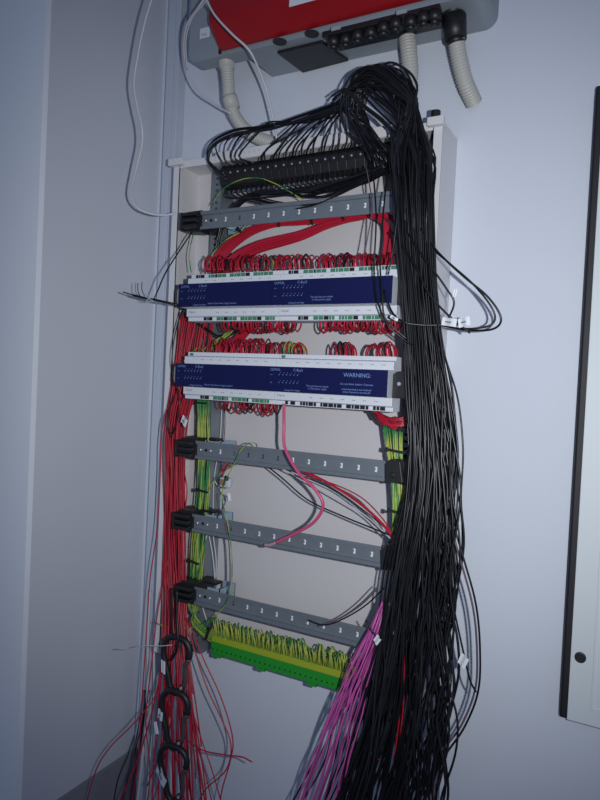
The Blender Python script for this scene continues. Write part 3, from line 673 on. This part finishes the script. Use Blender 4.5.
cable('sheath', [(284, 404, .17), (284, 425, .165), (285, 448, .17), (298, 472, .175), (314, 488, .175), (323, 505, .172), (314, 522, .165), (294, 534, .16), (275, 543, .158)], .0028, ROSE, parent=pw, seg=8, sides=10)
cable('clear_tip', [(276, 542.5, .158), (270, 545, .158), (265, 545, .158)], [.003] * 5 + [.0034] * 5 + [.003] * 7, mat('smoky_clear_film', '9a858c', .3), parent=pw, seg=8, sides=10)
red([(266, 462, .11), (300, 470, .11), (330, 484, .115), (362, 505, .13), (390, 533, .15), (396, 552, .16)], 'thick red cable slanting from behind the rail below the modules down right to the bundle', .0024)
red([(306, 476, .105), (336, 485, .11), (362, 498, .12), (382, 518, .14), (392, 534, .15)], 'thin red wire slanting above the thick red cable to the bundle', .0012)
single([(268, 462, .10), (300, 478, .10), (334, 497, .105), (366, 516, .12), (392, 540, .15)], .0012, WHT, 'white wire slanting beneath the thick red cable to the bundle', 'white_wire', 'wire')
single([(262, 462, .10), (282, 478, .10), (308, 500, .10), (340, 515, .11), (372, 528, .13), (392, 536, .15)], .0014, BLK, 'black wire slanting lowest beneath the thick red cable')
single([(290, 470, .10), (312, 480, .10), (338, 492, .11), (366, 512, .13), (392, 534, .15)], .0010, BLK2, 'thin black wire slanting beside the thick red cable')
single([(384, 588, .14), (366, 605, .135), (345, 618, .135), (325, 625, .14), (308, 620, .145)], .0013, BLK, 'black wire drooping left to the front of the bottom rail')
single([(378, 586, .13), (360, 604, .13), (340, 618, .13), (318, 626, .138)], .0012, PURP, 'mauve wire drooping left to the bottom rail above the black one', 'mauve_wire', 'wire')
single([(390, 600, .2), (384, 640, .205), (386, 680, .2)], .0012, BLK2, 'thin black cable hanging in front of the top of the pink wires')
single([(366, 620, .2), (372, 630, .202), (380, 640, .2)], .0012, BLK, 'short bent black wire end in front of the pink wires')
flag(377, 640, .208, .010, .014, .6, 'clear tip tag on the bent wire in front of the pink wires')
single([(384, 640, .17), (378, 655, .172), (368, 680, .175), (352, 720, .175), (350, 745, .175), (362, 752, .18), (380, 760, .18)], .0013, RED2, 'dark red wire curling at the right edge of the pink wires', 'red_wire', 'wire')
single([(386, 655, .165), (376, 668, .165), (368, 680, .16)], .0016, BRN, 'short orange wire behind the lower pink wires', 'orange_wire', 'wire')
for i, (a, lb) in enumerate(((0, 'upper'), (3, 'lower'))):
    red([(398 + a, 600, .186), (401 + a, 660, .190), (400 + a, 710, .190), (394 + a, 760, .188)], 'red wire glimpsed among the black cables low in the bundle, %s' % ('left of two' if i == 0 else 'right of two'), .0011)
# white wires inside the left of the enclosure
single([(222, 402, .05), (220, 440, .05), (214, 480, .05), (213, 520, .05)], .0012, WHT, 'white wire running down inside the enclosure beside the earth bundle, upper left', 'white_wire', 'wire')
single([(224, 400, .045), (225, 425, .045), (223, 450, .045)], .0010, PURP, 'thin mauve wire behind the rail below the modules near the left', 'mauve_wire', 'wire')
single([(214, 480, .06), (222, 492, .06), (228, 500, .062), (220, 515, .06), (214, 530, .06)], .0012, WHT, 'white wire crossing behind the colour wires between the third and fourth rails', 'white_wire', 'wire')
single([(207, 535, .06), (201, 555, .062), (199, 575, .062), (201, 600, .06), (207, 622, .06)], .0013, WHT, 'white wire bowing left inside the enclosure above the bottom rail', 'white_wire', 'wire')
single([(209, 535, .06), (213, 558, .06), (215, 580, .06)], .0013, WHT, 'white wire running to the black bracket pocket above the bottom rail, left', 'white_wire', 'wire')
single([(213, 535, .06), (216, 558, .06), (216, 578, .062)], .0012, WHT, 'white wire running to the black bracket pocket above the bottom rail, right', 'white_wire', 'wire')
single([(222, 498, .12), (224, 520, .12), (229, 545, .125), (230, 580, .125), (227, 594, .125)], .0012, PURP, 'mauve wire hanging in front of the left ends of the lower rails', 'mauve_wire', 'wire')
# joint of small wires with a clear connector
t = empty('wire_connector', P(226, 482, .11)); tag(t, 'clear wire connector joining small coloured wires under the rail below the modules', 'connector')
MB().box((-.013, -.006, -.011), (.013, .006, .009)).build('clear_body', CLEAR, t, bevel=.004)
MB().box((-.010, -.0075, -.006), (.004, -.0062, .006)).build('brown_core', mat('copper_brown', '8a6a50', .5), t, bevel=.001)
MB().box((.002, -.0105, .004), (.011, -.0062, .014)).build('black_clamp', BPL, t, bevel=.002)
for i, (m, lb) in enumerate(((RED2, 'dark red'), (BLK, 'black'), (RED, 'bright red'))):
    single([(232 - 2 * i, 462, .10), (227 - 2 * i, 468, .108), (221 + i, 476, .115)], .0013, m, 'short %s wire entering the clear connector' % lb, 'short_wire', 'wire')
flag(229, 497, .118, .008, .014, -.2, 'white printed sleeve hanging below the clear connector')

# cable ties
def tie(px, py, dep, w_, rot, label, hh=.006):
    p = P(px, py, dep); mb = MB(); mb.box((-w_ / 2, -.004, -hh * .3), (w_ / 2, .001, hh * .3)); mb.box((-w_ / 2 - .003, -.006, -hh * .6), (-w_ / 2 + .003, -.002, hh * .6))
    o = mb.build('cable_tie', BPL, bevel=.0006); o.location = p; o.rotation_euler = (0, rot, 0); tag(o, label, 'cable tie', 'black cable ties')
tie(202, 403, .100, .026, 0, 'black cable tie round the earth wires just below the lower modules')
tie(203, 491, .104, .026, .1, 'black cable tie round the earth wires between the third and fourth rails')
tie(194, 562, .104, .026, .15, 'black cable tie round the earth wires just above the bottom rail')
tie(208, 634, .112, .026, 1.9, 'black cable tie round the earth wires where they turn to the earth bar')
tie(279, 224, .087, .012, 1.5, 'small black tie on the upper red band'); tie(312, 222, .087, .012, 1.3, 'left black tie on the joined red bands'); tie(343, 217, .092, .014, 1.3, 'right black tie on the joined red bands')
tie(396, 451, .13, .030, .1, 'black cable tie round the right earth wires just above the rail end'); tie(397, 512, .134, .026, .1, 'black cable tie round the right earth wires below the rail end')
tie(404, 430, .14, .012, .3, 'small black tie at the right of the red bend'); tie(374, 415, .115, .018, 1.0, 'black tie at the tip of the red bend')
tie(240, 231, .10, .008, .8, 'tiny black tie on the green wire under the top rail')
t = MB(); w_ = spline([P(x, y, d) for x, y, d in ((352, 684, .15), (365, 690, .155), (378, 686, .16), (388, 676, .16))], 6); t.tube([q for q in w_], .0115, 14); tag(t.build('cable_sleeve', BPL, None, True), 'thick black sleeve behind the pink wires at the right end of the earth bar', 'sleeve')

# ------------------------------------------------------------------ white cables upper left
XC = XL + .030
def wall_cable(pp, r, m, label):
    mb = MB(); w = spline([PX(*q) for q in pp], 8); mb.tube(w, r, 8); return tag(mb.build('white_cable', m, None, True), label, 'cable', 'loose white cables at the top left')
single([(154, -8, .27), (145, 22, .27), (138, 55, .265), (134, 85, .26), (138, 110, .255), (142, 128, .25), (142, 145, .24), (136, 170, .23), (131, 195, .21), (138, 208, .19), (152, 214, .17), (166, 215, .155), (176, 213, .145)], .0021, WHT, 'long white cable wandering down before the side wall to the left of the top rail', 'white_cable')
single([(208, -6, .19), (198, 8, .185), (187, 25, .17), (184, 48, .14), (188, 72, .12), (198, 92, .11), (214, 104, .10), (231, 114, .10)], .0019, WHT, 'white cable curving left round the inverter corner to a cut end on the first conduit', 'white_cable')
single([(212, -6, .21), (202, 6, .195), (192, 18, .18), (186, 40, .16), (187, 70, .13)], .0014, WHT, 'thin white cable beside the one curving round the inverter corner', 'white_cable')
single([(204, -6, .20), (214, 14, .20), (232, 34, .195), (249, 50, .18), (259, 70, .15), (267, 92, .125), (273, 118, .11), (277, 140, .10)], .0021, WHT, 'white cable crossing the red inverter cover then dropping to the top of the enclosure', 'white_cable')

# ------------------------------------------------------------------ snap hooks hanging on the red wires
def hook(c, top_, bot, wd, label, dep):
    a, b3 = P(c, top_, dep), P(c, bot, dep); H = (a - b3).length; Wd = wd
    t = empty('snap_hook', (a + b3) / 2, (0, 0, .15)); tag(t, label, 'snap hook', 'black snap hooks chained over the red wires')
    t.rotation_euler = (0, rnd(-.05, .05), .1)
    out = []
    prof = [(0, .5), (.34, .46), (.5, .32), (.47, .17), (.34, .04), (.33, -.10), (.35, -.24), (.22, -.42), (.04, -.5), (-.12, -.46), (-.22, -.34), (-.29, -.18), (-.40, -.02), (-.5, .18), (-.46, .35), (-.28, .47)]
    pts = [Vector((x * Wd, 0, z * H)) for x, z in prof]
    cl = []
    n = len(pts)
    for i in range(n):
        p0, p1, p2, p3 = pts[i - 1], pts[i], pts[(i + 1) % n], pts[(i + 2) % n]
        for k in range(3):
            s = k / 3; cl.append(.5 * ((2 * p1) + (p2 - p0) * s + (2 * p0 - 5 * p1 + 4 * p2 - p3) * s * s + (3 * p1 - p0 - 3 * p2 + p3) * s ** 3))
    cut = [q for i, q in enumerate(cl) if not (10 <= i <= 19)]
    i0 = 20; opn = cl[i0:] + cl[:10]
    MB().tube(opn, .0060, 10).build('body', BPL, t, True)
    g = [q + Vector((.002, 0, 0)) for q in cl[9:21]]
    MB().tube(g, [.0044] * len(g), 8).build('gate', GATE, t, True)
    MB().disc(cl[20] + Vector((0, -.006, 0)), (0, 1, 0), .003, .012, 10).build('rivet', SCREW, t)
    return t
hook(176, 637, 693, .060, 'topmost of the three black snap hooks chained over the red wires', .165)
hook(174, 691, 748, .060, 'middle one of the three black snap hooks chained over the red wires', .172)
hook(173, 746, 801, .060, 'lowest of the three black snap hooks chained over the red wires', .178)
for (x, y, w_, h_, r_, lb) in ((163, 667, .014, .024, -.1, 'white tape on the left side of the topmost snap hook'), (160, 715, .017, .018, .1, 'white tape on the left side of the middle snap hook'), (156, 728, .011, .022, -.5, 'loose white tape tail beside the middle snap hook'), (161, 776, .036, .022, .5, 'large white tape tag across the lowest snap hook')):
    flag(x, y, .188, w_, h_, r_, lb)
single([(177, 590, .16), (177, 615, .165), (178, 640, .172), (176, 652, .174), (171, 660, .172)], .0026, BLK, 'black strap cable hanging from the bottom bracket to the topmost snap hook')
single([(172, 588, .16), (172, 612, .165), (172, 640, .170)], .0020, BLK, 'second black strap cable left of the one holding the topmost snap hook')
single([(117, 649, .19), (130, 649, .185), (143, 646, .18), (160, 646, .175), (172, 645, .17)], .0008, WHT, 'thin pale wire end poking left from the topmost snap hook', 'white_wire', 'wire')
# white and black cables by the foot of the trunking
for i, (x0, x1, m, nm, lb) in enumerate(((152, 118, BLK2, 'black_cable', 'thin black cable at the foot of the trunking, furthest left of the group'), (150, 136, WHT, 'white_cable', 'white cable at the foot of the trunking, left of its pair'), (156, 146, WHT, 'white_cable', 'white cable at the foot of the trunking, right of its pair'), (148, 130, BLK, 'black_cable', 'thick black cable at the foot of the trunking between the white ones'), (146, 122, PURP, 'mauve_cable', 'mauve grey cable at the foot of the trunking'), (132, 106, BLK2, 'black_cable', 'thin dark cable leaning on the dark skirting'))):
    if i == 5: pts = [(135, 735, .04), (128, 755, .06), (118, 780, .08), (112, 812, .09)]
    else: pts = [(x0, 560 + 30 * i, .045), (x0 - 2, 640, .05), (lerp(x0, x1, .2), 710, .06), (lerp(x0, x1, .6), 765, .075), (x1, 814, .085)]
    if i not in (1, 2, 5): pts = [(x0 - 2, 690, .05)] + pts[2:]
    single(pts, (.0012, .0032, .0028, .0030, .0016, .0012)[i], m, lb, nm)
